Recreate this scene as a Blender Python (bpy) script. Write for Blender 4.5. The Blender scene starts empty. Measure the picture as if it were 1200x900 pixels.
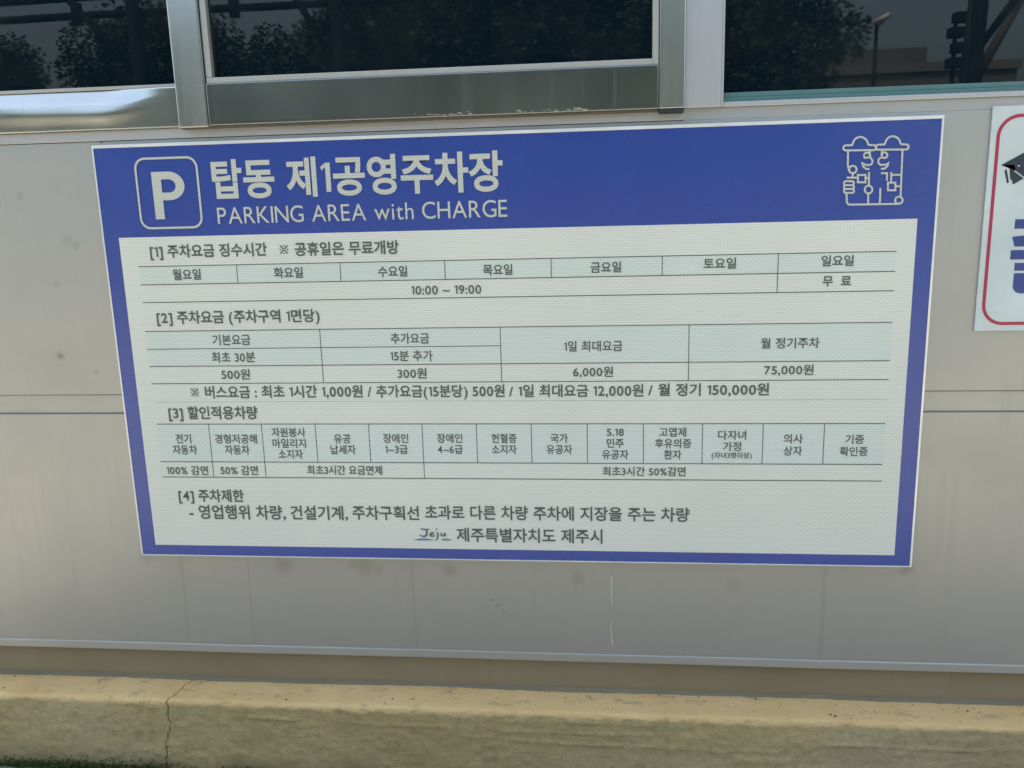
import bpy, bmesh, math, random
from mathutils import Vector, Matrix, noise
random.seed(7)
S = bpy.context.scene
COL = S.collection

# ------------------------------------------------------------------ camera
# Sign coordinates: x right, y down from the sign's top left corner, z into the wall.
G = 1.512                                   # height of the sign's top edge above the ground
CX, CY, CZ = 1.12112, 0.13104, -1.89667
cam = bpy.data.cameras.new('camera')
cam.sensor_width = 36
cam.lens = 1024.8 / 1200 * 36
cam.clip_start = 0.05
cam.clip_end = 3000
cam_o = bpy.data.objects.new('camera', cam)
COL.objects.link(cam_o)
RB = Matrix(((0.9945678, 0.0055065, 0.1039449), (0.1004443, 0.2112251, -0.9722628), (-0.0273095, 0.9774219, 0.2095246)))
cam_o.matrix_world = Matrix.Translation((CX, CZ, G - CY)) @ RB.to_4x4()
S.camera = cam_o

# ------------------------------------------------------------------ sky, sun, exposure
SUN_EL, SUN_AZ = math.radians(61), math.radians(-24)      # sun stands behind the booth, a little to the left
w = bpy.data.worlds.new("World"); S.world = w; w.use_nodes = True
nt = w.node_tree; bg = nt.nodes['Background']
sky = nt.nodes.new('ShaderNodeTexSky'); sky.sky_type = 'NISHITA'; sky.sun_disc = False
sky.sun_elevation = SUN_EL; sky.sun_rotation = SUN_AZ
sky.air_density = 1.0; sky.dust_density = 7.0; sky.ozone_density = 0.3
nt.links.new(sky.outputs[0], bg.inputs[0]); bg.inputs[1].default_value = 0.15
sun = bpy.data.lights.new('sun', 'SUN'); sun.energy = 3.4; sun.angle = math.radians(0.5); sun.color = (1, .95, .86)
sun_o = bpy.data.objects.new('sun', sun); COL.objects.link(sun_o)
sd = Vector((math.sin(SUN_AZ) * math.cos(SUN_EL), math.cos(SUN_AZ) * math.cos(SUN_EL), math.sin(SUN_EL)))
sun_o.rotation_euler = sd.to_track_quat('Z', 'Y').to_euler()
S.view_settings.view_transform = 'Standard'; S.view_settings.look = 'None'
S.view_settings.gamma = 1; S.view_settings.exposure = 2.05
S.view_settings.use_white_balance = True; S.view_settings.white_balance_temperature = 6900; S.view_settings.white_balance_tint = 2
S.cycles.use_denoising = True

# ------------------------------------------------------------------ object helpers
def P(x, y, z): return Vector((x, z, G - y))

def tag(o, label=None, cat=None, group=None, kind=None):
    if label: o['label'] = label
    if cat: o['category'] = cat
    if group: o['group'] = group
    if kind: o['kind'] = kind
    return o

def thing(name, loc, label, cat, group=None):
    o = bpy.data.objects.new(name, None); COL.objects.link(o); o.location = loc
    o.empty_display_size = .1
    return tag(o, label, cat, group)

def link(name, me, mat, parent=None, origin=None, smooth=False):
    """mesh given in world coordinates -> one object, local to its parent or origin"""
    if mat is not None and not me.materials: me.materials.append(mat)
    o = bpy.data.objects.new(name, me); COL.objects.link(o)
    base = Vector((0, 0, 0))
    if parent is not None:
        o.parent = parent
        q = parent
        while q is not None:
            base += q.location; q = q.parent
    elif origin is not None:
        base = Vector(origin); o.location = base
    if base.length > 0: me.transform(Matrix.Translation(-base))
    if smooth:
        for p in me.polygons: p.use_smooth = True
    me.update()
    return o

def fin(bm, name, mat, parent=None, origin=None, smooth=False, bevel=0.0):
    if bevel > 0:
        bmesh.ops.bevel(bm, geom=bm.edges[:], offset=bevel, segments=2, profile=.6, affect='EDGES')
    bmesh.ops.recalc_face_normals(bm, faces=bm.faces[:])
    me = bpy.data.meshes.new(name); bm.to_mesh(me); bm.free()
    return link(name, me, mat, parent, origin, smooth)

def sbox(bm, x0, x1, y0, y1, z0, z1):
    """box in sign coordinates"""
    vs = [bm.verts.new(P(x, y, z)) for x in (x0, x1) for y in (y0, y1) for z in (z0, z1)]
    for f in ((0, 1, 3, 2), (4, 6, 7, 5), (0, 4, 5, 1), (2, 3, 7, 6), (0, 2, 6, 4), (1, 5, 7, 3)):
        bm.faces.new([vs[i] for i in f])

def wbox(bm, x0, x1, y0, y1, z0, z1):
    vs = [bm.verts.new((x, y, z)) for x in (x0, x1) for y in (y0, y1) for z in (z0, z1)]
    for f in ((0, 1, 3, 2), (4, 6, 7, 5), (0, 4, 5, 1), (2, 3, 7, 6), (0, 2, 6, 4), (1, 5, 7, 3)):
        bm.faces.new([vs[i] for i in f])

def part(name, mat, parent, b, bevel=0.0, smooth=False):
    bm = bmesh.new(); sbox(bm, *b)
    return fin(bm, name, mat, parent, smooth=smooth, bevel=bevel)

def tube(bm, a, b, r0, r1, n=8):
    a, b = Vector(a), Vector(b); d = (b - a).normalized()
    u = d.orthogonal().normalized(); v = d.cross(u)
    ra = [bm.verts.new(a + (u * math.cos(t) + v * math.sin(t)) * r0) for t in [2 * math.pi * k / n for k in range(n)]]
    rb = [bm.verts.new(b + (u * math.cos(t) + v * math.sin(t)) * r1) for t in [2 * math.pi * k / n for k in range(n)]]
    for k in range(n): bm.faces.new((ra[k], ra[(k + 1) % n], rb[(k + 1) % n], rb[k]))
    bm.faces.new(ra[::-1]); bm.faces.new(rb)

def flat(polys, z, name, mat, parent, th=0.0):
    """flat print: polygons given in sign coordinates"""
    bm = bmesh.new()
    for pl in polys:
        vs = [bm.verts.new(P(x, y, z)) for x, y in pl]
        bm.faces.new(vs)
    me = bpy.data.meshes.new(name)
    bmesh.ops.triangulate(bm, faces=[f for f in bm.faces if len(f.verts) > 4])
    for f in bm.faces:
        if f.normal.y > 0: f.normal_flip()
    bm.to_mesh(me); bm.free()
    return link(name, me, mat, parent)

# ------------------------------------------------------------------ materials
class N:
    def __init__(s, name):
        s.m = bpy.data.materials.new(name); s.m.use_nodes = True; s.t = s.m.node_tree
        s.b = s.t.nodes['Principled BSDF']
        s.obj = s.t.nodes.new('ShaderNodeTexCoord').outputs['Object']
    def new(s, k, **kw):
        n = s.t.nodes.new(k)
        for a, v in kw.items(): setattr(n, a, v)
        return n
    def L(s, a, b): s.t.links.new(a, b)
    def val(s, sock, v):
        if hasattr(v, 'is_linked') or hasattr(v, 'links'): s.L(v, sock)
        else: sock.default_value = v
    def set(s, **kw):
        for k, v in kw.items(): s.val(s.b.inputs[k.replace('_', ' ')], v)
    def math(s, op, a, b=0.0, c=0.0, clamp=False):
        n = s.new('ShaderNodeMath', operation=op); n.use_clamp = clamp
        s.val(n.inputs[0], a); s.val(n.inputs[1], b); s.val(n.inputs[2], c); return n.outputs[0]
    def vm(s, op, a, b=(0, 0, 0)):
        n = s.new('ShaderNodeVectorMath', operation=op); s.val(n.inputs[0], a); s.val(n.inputs[1], b)
        return n.outputs['Value'] if op in ('LENGTH', 'DISTANCE', 'DOT_PRODUCT') else n.outputs[0]
    def noise(s, scale=5, detail=4, rough=.55, vec=None, stretch=(1, 1, 1), dist=0):
        v = s.vm('MULTIPLY', vec or s.obj, stretch)
        n = s.new('ShaderNodeTexNoise'); s.L(v, n.inputs['Vector'])
        n.inputs['Scale'].default_value = scale; n.inputs['Detail'].default_value = detail
        n.inputs['Roughness'].default_value = rough; n.inputs['Distortion'].default_value = dist
        return n.outputs[0]
    def ramp(s, fac, a, b, lo=0.0, hi=1.0):
        n = s.new('ShaderNodeMapRange'); s.val(n.inputs[0], fac)
        for i, v in zip((1, 2, 3, 4), (a, b, lo, hi)): s.val(n.inputs[i], v)
        return n.outputs[0]
    def mix(s, fac, a, b):
        n = s.new('ShaderNodeMix', data_type='RGBA'); s.val(n.inputs[0], fac)
        for sock, v in ((n.inputs[6], a), (n.inputs[7], b)):
            s.val(sock, v if not isinstance(v, tuple) or len(v) == 4 else v + (1,))
        return n.outputs[2]
    def bump(s, h, strength=.3, dist=.002):
        n = s.new('ShaderNodeBump'); s.L(h, n.inputs['Height']); n.inputs['Strength'].default_value = strength
        n.inputs['Distance'].default_value = dist; s.L(n.outputs[0], s.b.inputs['Normal'])

def simple(name, col, rough=.5, metal=0, spec=.5):
    n = N(name); n.set(Base_Color=col + (1,), Roughness=rough, Metallic=metal); n.b.inputs['Specular IOR Level'].default_value = spec
    v = n.noise(9, 4); c = n.mix(n.ramp(v, .3, .75), tuple(x * .88 for x in col), tuple(min(1, x * 1.08) for x in col)); n.set(Base_Color=c)
    return n.m

def film(name, col, rough=.34, dots=.25, spec=.5):
    """honeycomb retroreflective sheeting"""
    n = N(name)
    p = n.vm('DIVIDE', n.obj, (.0063, 1, .0063 * 1.732))
    p = n.vm('MULTIPLY', p, (1, 0, 1))
    def cell(q):
        fr = n.vm('FRACTION', n.vm('ADD', q, (1000, 0, 1000)))
        return n.vm('LENGTH', n.vm('MULTIPLY', n.vm('SUBTRACT', fr, (.5, 0, .5)), (1, 0, 1.732)))
    d = n.math('MINIMUM', cell(p), cell(n.vm('ADD', p, (.5, 0, .5))))
    k = n.ramp(d, .18, .42, 1, 0)
    big = n.ramp(n.noise(2.2, 3), .3, .7, .6, 1.0)
    k = n.math('MULTIPLY', n.math('MULTIPLY', k, dots), big)
    dirt = n.ramp(n.noise(3.5, 2, .5, stretch=(1, 1, .5)), .2, .9, 1, .93)
    c = n.mix(k, col, tuple(x * .25 for x in col))
    c2 = n.vm('SCALE', c); c2.node.inputs['Scale'].default_value = 1; n.L(dirt, c2.node.inputs['Scale'])
    n.set(Base_Color=c2, Roughness=n.ramp(n.noise(5, 2), .1, .9, rough - .03, rough + .05))
    n.b.inputs['Specular IOR Level'].default_value = spec
    n.bump(n.noise(2.0, 2), .08, .006)
    return n.m

def steel(name, col, rough, metal=.9, streak=.5, grime=.4, wob=.004, brush=1.0, green=(.36, .35, .30), marks=(), runs=()):
    n = N(name)
    s1 = n.noise(6, 6, .6, stretch=(10, 1, .35))            # vertical rain streaks
    s2 = n.noise(3, 5, .6)                                  # clouds of dirt
    s3 = n.noise(38, 5, .7)
    br = n.noise(60, 3, .6, stretch=(.02, 1, 14))           # fine horizontal brushing
    g = n.math('MULTIPLY', n.ramp(s1, .42, .75), streak, clamp=True)
    g2 = n.math('MULTIPLY', n.ramp(s2, .35, .8), grime, clamp=True)
    spots = n.math('MULTIPLY', n.ramp(s3, .66, .78), .35, clamp=True)
    a = n.math('MAXIMUM', g, g2); a = n.math('MAXIMUM', a, spots)
    c = n.mix(a, col, tuple(x * y * 2 for x, y in zip(col, green)))
    if marks or runs:
        xyz = n.new('ShaderNodeSeparateXYZ'); n.L(n.obj, xyz.inputs[0])
        wobv = n.math('MULTIPLY', n.math('SUBTRACT', n.noise(30, 4, .6), .5), .02)
        k = None
        for (mx, my, mr, ms) in marks:
            d = n.vm('DISTANCE', n.vm('MULTIPLY', n.obj, (1, 0, 1)), (mx - 1.0, 0, G - my - LEDGE0))
            q = n.math('MULTIPLY', n.ramp(n.math('ADD', d, wobv), mr * 1.15, mr * .35), ms)
            k = q if k is None else n.math('MAXIMUM', k, q)
        for (mx, y0, y1, mw, ms) in runs:
            wx = n.math('MULTIPLY', n.math('SUBTRACT', n.noise(7, 2, .5, stretch=(.2, 1, 1)), .5), .012)
            d = n.math('ABSOLUTE', n.math('ADD', n.math('SUBTRACT', xyz.outputs[0], mx - 1.0), wx))
            q = n.math('MULTIPLY', n.ramp(d, mw, mw * .2), n.ramp(n.noise(25, 3, .6), .35, .6, .15, ms))
            zc_ = xyz.outputs[2]
            q = n.math('MULTIPLY', q, n.math('LESS_THAN', zc_, G - y0 - LEDGE0)); q = n.math('MULTIPLY', q, n.math('GREATER_THAN', zc_, G - y1 - LEDGE0))
            k = n.math('MAXIMUM', k, q)
        c = n.mix(k, c, (.13, .125, .10))
    n.set(Base_Color=c, Metallic=n.math('MULTIPLY', n.ramp(a, 0, 1, 1, .55), metal),
          Roughness=n.math('ADD', n.ramp(a, 0, 1, rough, min(1, rough + .25)), n.ramp(br, .3, .7, -.02, .03)))
    h = n.math('ADD', n.math('MULTIPLY', n.noise(1.3, 2), 1.0), n.math('MULTIPLY', br, .012 * brush))
    n.bump(h, .35, wob * 4)
    return n.m

LEDGE0 = G - 1.315
MARKS = ((.345, .995, 0.0253, 0.227), (.545, .99, 0.0276, 0.227), (.58, 1.0, 0.0138, 0.195), (.755, .995, 0.0207, 0.26), (.52, .985, 0.01495, 0.195), (.855, 1.07, 0.0069, 0.227), (.868, 1.085, 0.00805, 0.227), (.88, 1.10, 0.0069, 0.195), (1.06, 1.01, 0.0184, 0.195),
         (1.42, 1.02, 0.0207, 0.117), (-.155, .47, 0.0138, 0.325), (-.07, .51, 0.00805, 0.26), (-.20, .10, 0.0115, 0.163), (-.10, .20, 0.0161, 0.163), (-.08, .215, 0.0092, 0.195), (-.14, .30, 0.01035, 0.195), (.0, .975, 0.023, 0.195), (1.80, .975, 0.0184, 0.325))
RUNS = ((.255, .97, 1.2, .004, .14), (.665, .97, 1.2, .004, .12), (1.62, .97, 1.2, .008, .10), (.085, .97, 1.2, .007, .10))
M_WALL = steel('brushed_wall_steel', (.465, .475, .475), .40, .84, .30, .40, .003, marks=MARKS, runs=RUNS)
M_BASE = steel('stained_base_steel', (.30, .255, .175), .55, .40, .5, .7, .003, green=(.38, .34, .26))
M_RAIL = steel('window_frame_steel', (.29, .32, .325), .15, .92, .25, .25, .0015)
M_STILE = steel('sky_lit_stile_steel', (.50, .52, .505), .20, .92, .25, .2, .0015)  # paler copy of the frame steel, sky reflection put into its colour
M_DENT = steel('dented_rail_steel', (.55, .57, .57), .16, .95, .15, .15, .0010)
M_BEAD = steel('aluminium_bead', (.46, .46, .44), .45, .6, .3, .35, .001)
M_POST = steel('post_steel', (.52, .52, .54), .42, .85, .2, .25, .002)
M_TRIM = simple('bright_aluminium_edge', (.88, .90, .90), .30, .4)
M_DARK = simple('dark_rubber', (.02, .025, .035), .6)
M_CAULK = simple('pale_sealant', (.62, .62, .58), .7)
M_SMUDGE = simple('old_grey_adhesive', (.16, .15, .13), .9)
M_TEAL = simple('teal_inner_frame', (.09, .20, .20), .35)  # inner window frame, the greenish tint of the glass put into its colour
M_BLUE = film('blue_reflective_film', (.012, .052, .31), .26, 0, 1.0)
M_WHITE = film('white_reflective_film', (.76, .775, .70), .36, .40)
M_TINT = film('pale_blue_reflective_film', (.69, .76, .70), .36, .42)
M_WLET = film('white_letter_film', (.60, .62, .55), .36, .42)
M_GREY = film('grey_print', (.100, .118, .108), .42, .25)
M_LINE = film('grey_line_print', (.085, .105, .105), .42, .1)
M_LBLUE = simple('faded_blue_brush_print', (.10, .22, .42), .4)
M_LGREEN = simple('faded_green_brush_print', (.13, .32, .22), .4)
M_LRED = simple('faded_orange_print', (.45, .22, .18), .4)
M_PLATE = simple('white_plate', (.60, .67, .66), .3)
M_PRED = simple('crimson_print', (.42, .03, .08), .3)
M_PBLACK = simple('slate_print', (.025, .04, .06), .3)
M_PBLUE = simple('indigo_print', (.035, .065, .24), .3)

def m_glass(name, tint):
    n = N(name); n.set(Base_Color=tint + (1,), Roughness=.012, IOR=1.52)
    sm = n.ramp(n.noise(5, 5, .6), .45, .8)
    n.set(Base_Color=n.mix(n.math('MULTIPLY', sm, .35), tint, (.02, .025, .024)), Roughness=n.ramp(sm, 0, 1, .010, .045))
    n.b.inputs['Specular IOR Level'].default_value = .40
    n.bump(n.noise(1.6, 1), .08, .01)
    return n.m
M_GLASS = m_glass('dark_tinted_glass', (.003, .009, .015))

# concrete
def m_concrete():
    n = N('tan_concrete')
    a = n.noise(5, 8, .65); b = n.noise(60, 6, .7); c = n.noise(2.2, 5, .6)
    geo = n.new('ShaderNodeNewGeometry')
    up = n.new('ShaderNodeSeparateXYZ'); n.L(geo.outputs['Normal'], up.inputs[0])
    pz = n.new('ShaderNodeSeparateXYZ'); n.L(n.obj, pz.inputs[0])
    cream = n.mix(n.ramp(a, .35, .7), (.64, .45, .21), (.72, .54, .28))
    olive = n.mix(n.ramp(c, .35, .65), (.42, .325, .15), (.57, .45, .23))
    olive = n.mix(n.ramp(b, .45, .75, 0, .5), olive, (.22, .185, .11))
    grey = n.mix(n.ramp(n.noise(1.1, 4), .45, .7, 0, .55), olive, (.28, .25, .20))
    z = n.math('ADD', pz.outputs[2], n.ramp(n.noise(22, 4), .2, .8, -.009, .009))
    topf = n.ramp(z, .179, .187)                             # colour turns to cream above a ragged line just below the arris
    col = n.mix(topf, grey, cream)
    worn = n.math('MULTIPLY', n.ramp(n.noise(14, 6, .7, stretch=(1, 2, 1)), .56, .66), topf)
    col = n.mix(n.math('MULTIPLY', worn, .5), col, (.20, .17, .13))
    pit = n.ramp(n.noise(110, 3, .6), .70, .76)
    col = n.mix(n.math('MULTIPLY', pit, .6), col, (.06, .05, .04))
    damp = n.math('MULTIPLY', n.ramp(z, .0, .055, 1, 0), n.ramp(n.noise(9, 5), .3, .6))
    col = n.mix(n.math('MULTIPLY', damp, .7), col, (.07, .07, .045))
    n.set(Base_Color=col, Roughness=.92)
    n.b.inputs['Specular IOR Level'].default_value = .25
    h = n.math('ADD', n.math('MULTIPLY', n.noise(55, 9, .8, stretch=(.9, 1, 1.1)), 1), n.math('MULTIPLY', n.noise(190, 4, .7), .4))
    n.bump(h, .8, .010)
    return n.m
M_CONC = m_concrete()

def m_ground():
    n = N('worn_asphalt')
    a = n.noise(260, 3, .7); b = n.noise(.5, 5, .6)
    c = n.mix(n.ramp(a, .3, .7), (.10, .095, .08), (.18, .165, .14))
    c = n.mix(n.ramp(b, .4, .65, 0, .5), c, (.17, .155, .125))
    n.set(Base_Color=c, Roughness=.9); n.bump(a, .4, .004)
    return n.m
M_GROUND = m_ground()

def m_leaf(name, a, b):
    n = N(name); oi = n.new('ShaderNodeNewGeometry')
    n.set(Base_Color=n.mix(n.ramp(n.noise(1.5, 4), .35, .7), a, b), Roughness=.6)
    n.b.inputs['Specular IOR Level'].default_value = .12
    return n.m
M_LEAF = m_leaf('tree_leaves', (.020, .036, .018), (.036, .058, .024))
M_MOSS = m_leaf('moss_green', (.035, .075, .015), (.08, .13, .03))
M_BARK = simple('grey_bark', (.10, .08, .06), .9)
M_PIPE = simple('dark_painted_steel_pipe', (.008, .009, .011), .8, .0, .1)
M_RENDER = simple('ochre_wall_render', (.10, .092, .078), .9)
M_SLATE = simple('booth_roof_sheet', (.35, .36, .36), .6)
M_WIN = simple('far_window_glass', (.02, .03, .035), .15)

# ------------------------------------------------------------------ ground
bm = bmesh.new()
bmesh.ops.create_grid(bm, x_segments=40, y_segments=40, size=700)
tag(fin(bm, 'ground', M_GROUND, origin=(0, 0, 0)), kind='structure')

# ------------------------------------------------------------------ concrete plinth (rough arris, crack, form lines)
X0, X1 = -1.3, 3.3
ZB, ZF = .06, -.059
LEDGE = G - 1.315                                           # 0.19 m above the ground
crack = [(.082, 0.018), (.072, .030), (.066, .05), (.0645, .075), (.058, .10), (.050, .122), (.053, .140), (.0485, .165), (.054, .192), (.044, .215), (.037, .237), (.034, .27), (.028, .31), (.03, .34)]
def crack_x(s):
    for (xa, sa), (xb, sb) in zip(crack, crack[1:]):
        if sa <= s <= sb:
            return xa + (xb - xa) * (s - sa) / (sb - sa) + .003 * noise.noise(Vector((s * 90, 0, 3))) + .0022 * noise.noise(Vector((s * 260, 0, 7)))
    return None
def plinth():
    bm = bmesh.new()
    xs = []; x = X0
    while x < X1:
        xs.append(x)
        x += .0013 if -.03 < x < .11 else (.006 if -.55 < x < 2.25 else .05)
    xs.append(X1)
    depth = ZB - ZF                                           # path s: 0 at the back of the ledge, along the top, over the arris, down the face
    ss = [i * depth / 26 for i in range(26)] + [depth + i * LEDGE * 1.06 / 44 for i in range(45)]
    rows = []
    for s in ss:
        row = []
        for x in xs:
            n1 = noise.noise(Vector((x * 9, s * 20, 0))); n2 = noise.noise(Vector((x * 45, s * 60, 5))); n3 = noise.noise(Vector((x * 2.3, s * 3, 9)))
            n4 = noise.noise(Vector((x * 14, s * 130, 15)))
            r = .010                                           # arris radius
            if s < depth - r: y, z, ny, nz = ZB - s, LEDGE, 0, 1
            elif s < depth + r:
                t = (s - depth + r) / (2 * r) * math.pi / 2
                y = ZF + r - r * math.sin(t); z = LEDGE - r + r * math.cos(t); ny, nz = -math.sin(t), math.cos(t)
            else: y, z, ny, nz = ZF, LEDGE - (s - depth), -1, 0
            on_face = s > depth
            h = .0010 * n1 + .0006 * n2 + .0015 * n3
            if on_face: h += .0014 * n1 + .0013 * n2 + .0004 * n4
            edge = math.exp(-((s - depth) / .012) ** 2)
            h += edge * (.0035 * noise.noise(Vector((x * 26, 1, 2))) + .002 * n2 - .001)
            if on_face:                                        # board marks of the formwork, right of the middle
                for xa, xb, zz in ((.45, .80, .155), (.86, 1.28, .168), (.86, 1.28, .146), (.86, 1.52, .118), (.20, .36, .16), (.23, .42, .153), (1.6, 2.0, .135)):
                    if xa < x < xb:
                        q = (z - zz - .004 * math.sin(x * 5 + zz * 90) - .002 * n1) / .0022
                        h += .0030 * math.exp(-q * q) * min(1, (x - xa) * 20, (xb - x) * 20)
                for xv in (.862, 1.262):
                    h -= .003 * math.exp(-((x - xv - .004 * n1) / .003) ** 2)
            cx = crack_x(s)
            if cx is not None:
                wd = .0009 + .0006 * noise.noise(Vector((s * 60, 8, 1)))
                h -= (.011 if s < depth else .0085) * math.exp(-((x - cx) / (wd * (.85 if s < depth else 1))) ** 2)
            row.append(bm.verts.new((x, y + ny * h, z + nz * h)))
        rows.append(row)
    for a, b in zip(rows, rows[1:]):
        for i in range(len(xs) - 1): bm.faces.new((a[i], b[i], b[i + 1], a[i + 1]))
    # back and ends, so that it is a solid upstand
    bk = [bm.verts.new((x, 2.1, LEDGE - .004)) for x in (X0, X1)]
    bb = [bm.verts.new((x, 2.1, -.01)) for x in (X0, X1)]
    bm.faces.new((bk[0], bk[1], bb[1], bb[0]))
    bm.faces.new([rows[0][0], bk[0], bb[0]] + [r[0] for r in rows[::-1][:-1]])
    bm.faces.new([rows[0][-1]] + [r[-1] for r in rows[1:]] + [bb[1], bk[1]])
    bm.faces.new(rows[0] + [bk[1], bk[0]])
    o = fin(bm, 'concrete_plinth', M_CONC, origin=(1, 0, 0), smooth=True)
    tag(o, 'rough tan concrete plinth with a crack and cream ledge under the steel booth', 'concrete plinth')
plinth()

# moss along the foot of the plinth
bm = bmesh.new()
for cx0, n_, sp in ((-.40, 160, .08), (-.22, 260, .08), (-.08, 120, .05), (-.42, 60, .06), (-.30, 120, .06), (-.16, 170, .07), (-.06, 110, .05), (-.008, 60, .012), (.06, 50, .03), (.20, 90, .02), (.26, 20, .02), (.9, 30, .1), (1.5, 30, .1)):
    for k in range(n_):
        x = random.gauss(cx0, sp); z = abs(random.gauss(0, .008)) if cx0 > .12 else abs(random.gauss(0, .011))
        if cx0 in (-.008, .20): z += .004
        y = ZF - .002 - random.random() * .012
        for q in range(3):
            d = Vector((random.uniform(-1, 1), random.uniform(-1, .1), random.uniform(.2, 1))).normalized() * random.uniform(.003, .008)
            sdv = Vector((random.uniform(-1, 1), random.uniform(-1, 1), random.uniform(-1, 1))).normalized() * .0022
            p = Vector((x, y, z))
            bm.faces.new([bm.verts.new(v) for v in (p - sdv, p + sdv, p + d)])
tag(fin(bm, 'moss', M_MOSS, origin=(0, ZF, 0)), 'thin green moss along the foot of the tan plinth', 'moss', kind='stuff')

bm = bmesh.new()
for k in range(150):
    x = random.uniform(-.5, 2.3); y = random.uniform(ZF + .012, ZB - .03); rr = random.uniform(.0007, .0022) * (1.6 if random.random() < .12 else 1)
    z0 = LEDGE + .0016
    pts = [bm.verts.new((x + rr * math.cos(a) * random.uniform(.6, 1.3), y + rr * math.sin(a) * random.uniform(.6, 1.3), z0 - .001)) for a in [i * math.pi / 2.5 for i in range(5)]]
    tp = bm.verts.new((x, y, z0 + rr * .7))
    for i in range(5): bm.faces.new((pts[i], pts[(i + 1) % 5], tp))
tag(fin(bm, 'grit', simple('dark_brown_grit', (.09, .07, .045), .95), origin=(1, 0, LEDGE)), 'scattered dark grit lying on the cream ledge of the plinth', 'grit', kind='stuff')

# ------------------------------------------------------------------ the booth
booth = thing('parking_booth', (1.0, .05, LEDGE), 'stainless steel attendant booth wall with dark windows behind the blue sign', 'booth')
ZW = .02
TOP = -1.02                                                  # top of the wall (2.5 m)
part('wall_panel', M_WALL, booth, (X0, X1, -.0135, .5645, ZW, ZW + .03), .0012)
part('wall_panel', M_WALL, booth, (1.29, X1, -.0365, -.0138, ZW + .0006, ZW + .03), .0004)
part('seam_channel', M_WALL, booth, (X0, X1, .5630, .6135, ZW + .0035, ZW + .03), .0005)
part('seam_shadow_strip', simple('seam_shade_grey', (.17, .165, .15), .9), booth, (X0, X1, .6095, .6118, ZW + .0005, ZW + .01), .0006)  # dark strip added to draw the shadow line of the seam
part('seam_shadow_strip', simple('seam_shade_grey', (.17, .165, .15), .9), booth, (X0, X1, .5647, .5660, ZW + .0012, ZW + .01), .0004)  # same dark strip for the shadow line under the upper panel
part('wall_panel', M_WALL, booth, (X0, X1, .6120, 1.2045, ZW - .0005, ZW + .03), .0005)
# drip lip at the foot of the lower panel, flaring outwards
bm = bmesh.new()
prof = [(1.2050, ZW + .001), (1.2085, ZW - .0005), (1.2245, ZW - .0014), (1.2262, ZW - .0014), (1.2262, ZW + .002), (1.2150, ZW + .012)]
for i in range(61):
    x = X0 + (X1 - X0) * i / 60
    for (y, z) in prof: bm.verts.new(P(x, y + .0012 * noise.noise(Vector((x * 2.1, 0, 0))), z))
bm.verts.ensure_lookup_table()
k = len(prof)
for i in range(60):
    for j in range(k):
        bm.faces.new([bm.verts[i * k + j], bm.verts[(i + 1) * k + j], bm.verts[(i + 1) * k + (j + 1) % k], bm.verts[i * k + (j + 1) % k]])
fin(bm, 'drip_lip', M_WALL, booth)
part('base_channel', M_BASE, booth, (X0, X1, 1.2265, 1.3230, .042, .07), .001)
# silt and sealant in the corner of channel and ledge
bm = bmesh.new(); prev = None
for i in range(240):
    x = X0 + (X1 - X0) * i / 239
    hh = .007 + .004 * noise.noise(Vector((x * 6, 0, 0))) + .004 * noise.noise(Vector((x * 40, 0, 0)))
    cur = [bm.verts.new((x, .0425, LEDGE + hh)), bm.verts.new((x, .036, LEDGE + hh * .45)), bm.verts.new((x, .030 - .3 * hh, LEDGE - .004))]
    if prev:
        bm.faces.new((prev[0], prev[1], cur[1], cur[0])); bm.faces.new((prev[1], prev[2], cur[2], cur[1]))
    prev = cur
fin(bm, 'grimy_sealant', simple('grimy_sealant', (.20, .17, .11), .95), booth, smooth=True)

part('wall_panel', M_WALL, booth, (X0, X1, TOP, -.6005, ZW, ZW + .03), .001)   # header above the windows
# sill strip
part('sill', M_POST, booth, (X0, 1.2895, -.0365, -.0145, ZW - .004, ZW + .03), .0012)

# left fixed window: dented rail
win = thing('window', P(-.55, -.3, .02), None, None); win.parent = booth; win.location = P(-.55, -.3, .02) - booth.location
bm = bmesh.new()
NX, NY = 120, 36
xa, xb, ya, yb = X0, .2100, -.1208, -.0372
def dent(x, y):
    t = (y - ya) / (yb - ya)
    u = max(0, min(1, (.19 - x) / .16)); u = u * u * (3 - 2 * u)         # dent fades towards the sash
    edge = .14 + .22 * u + .05 * math.sin(x * 6 + 1) 
    up = 1 / (1 + math.exp((t - edge) / .045))
    h = 0
    h += .012 * u * max(0, edge - t) / .4                                  # upper lip leans back
    h -= .0022 * u * math.exp(-((t - edge - .2) / .22) ** 2) * (1 + .5 * math.sin(x * 13 + 2))
    h += .0016 * math.exp(-(((x + .05) / .07) ** 2 + ((t - .6) / .3) ** 2)) 
    return h
g = []
for j in range(NY + 1):
    y = ya + (yb - ya) * j / NY
    row = []
    for i in range(NX + 1):
        x = xa + (xb - xa) * i / NX
        row.append(bm.verts.new(P(x, y, .004 + dent(x, y))))
    g.append(row)
for j in range(NY):
    for i in range(NX): bm.faces.new((g[j][i], g[j][i + 1], g[j + 1][i + 1], g[j + 1][i]))
low = [bm.verts.new(P(xa + (xb - xa) * i / NX, yb, .03)) for i in range(NX + 1)]
for i in range(NX): bm.faces.new((g[NY][i], g[NY][i + 1], low[i + 1], low[i]))
up_ = [bm.verts.new(P(xa + (xb - xa) * i / NX, ya, .035)) for i in range(NX + 1)]
for i in range(NX): bm.faces.new((g[0][i], up_[i], up_[i + 1], g[0][i + 1]))
fin(bm, 'bottom_rail', M_DENT, win, smooth=True)
part('glazing_bead', M_BEAD, win, (X0, .2100, -.1285, -.1212, .012, .04), .001)
part('pane', M_GLASS, win, (X0, .2130, -.60, -.1289, .030, .036))
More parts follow.
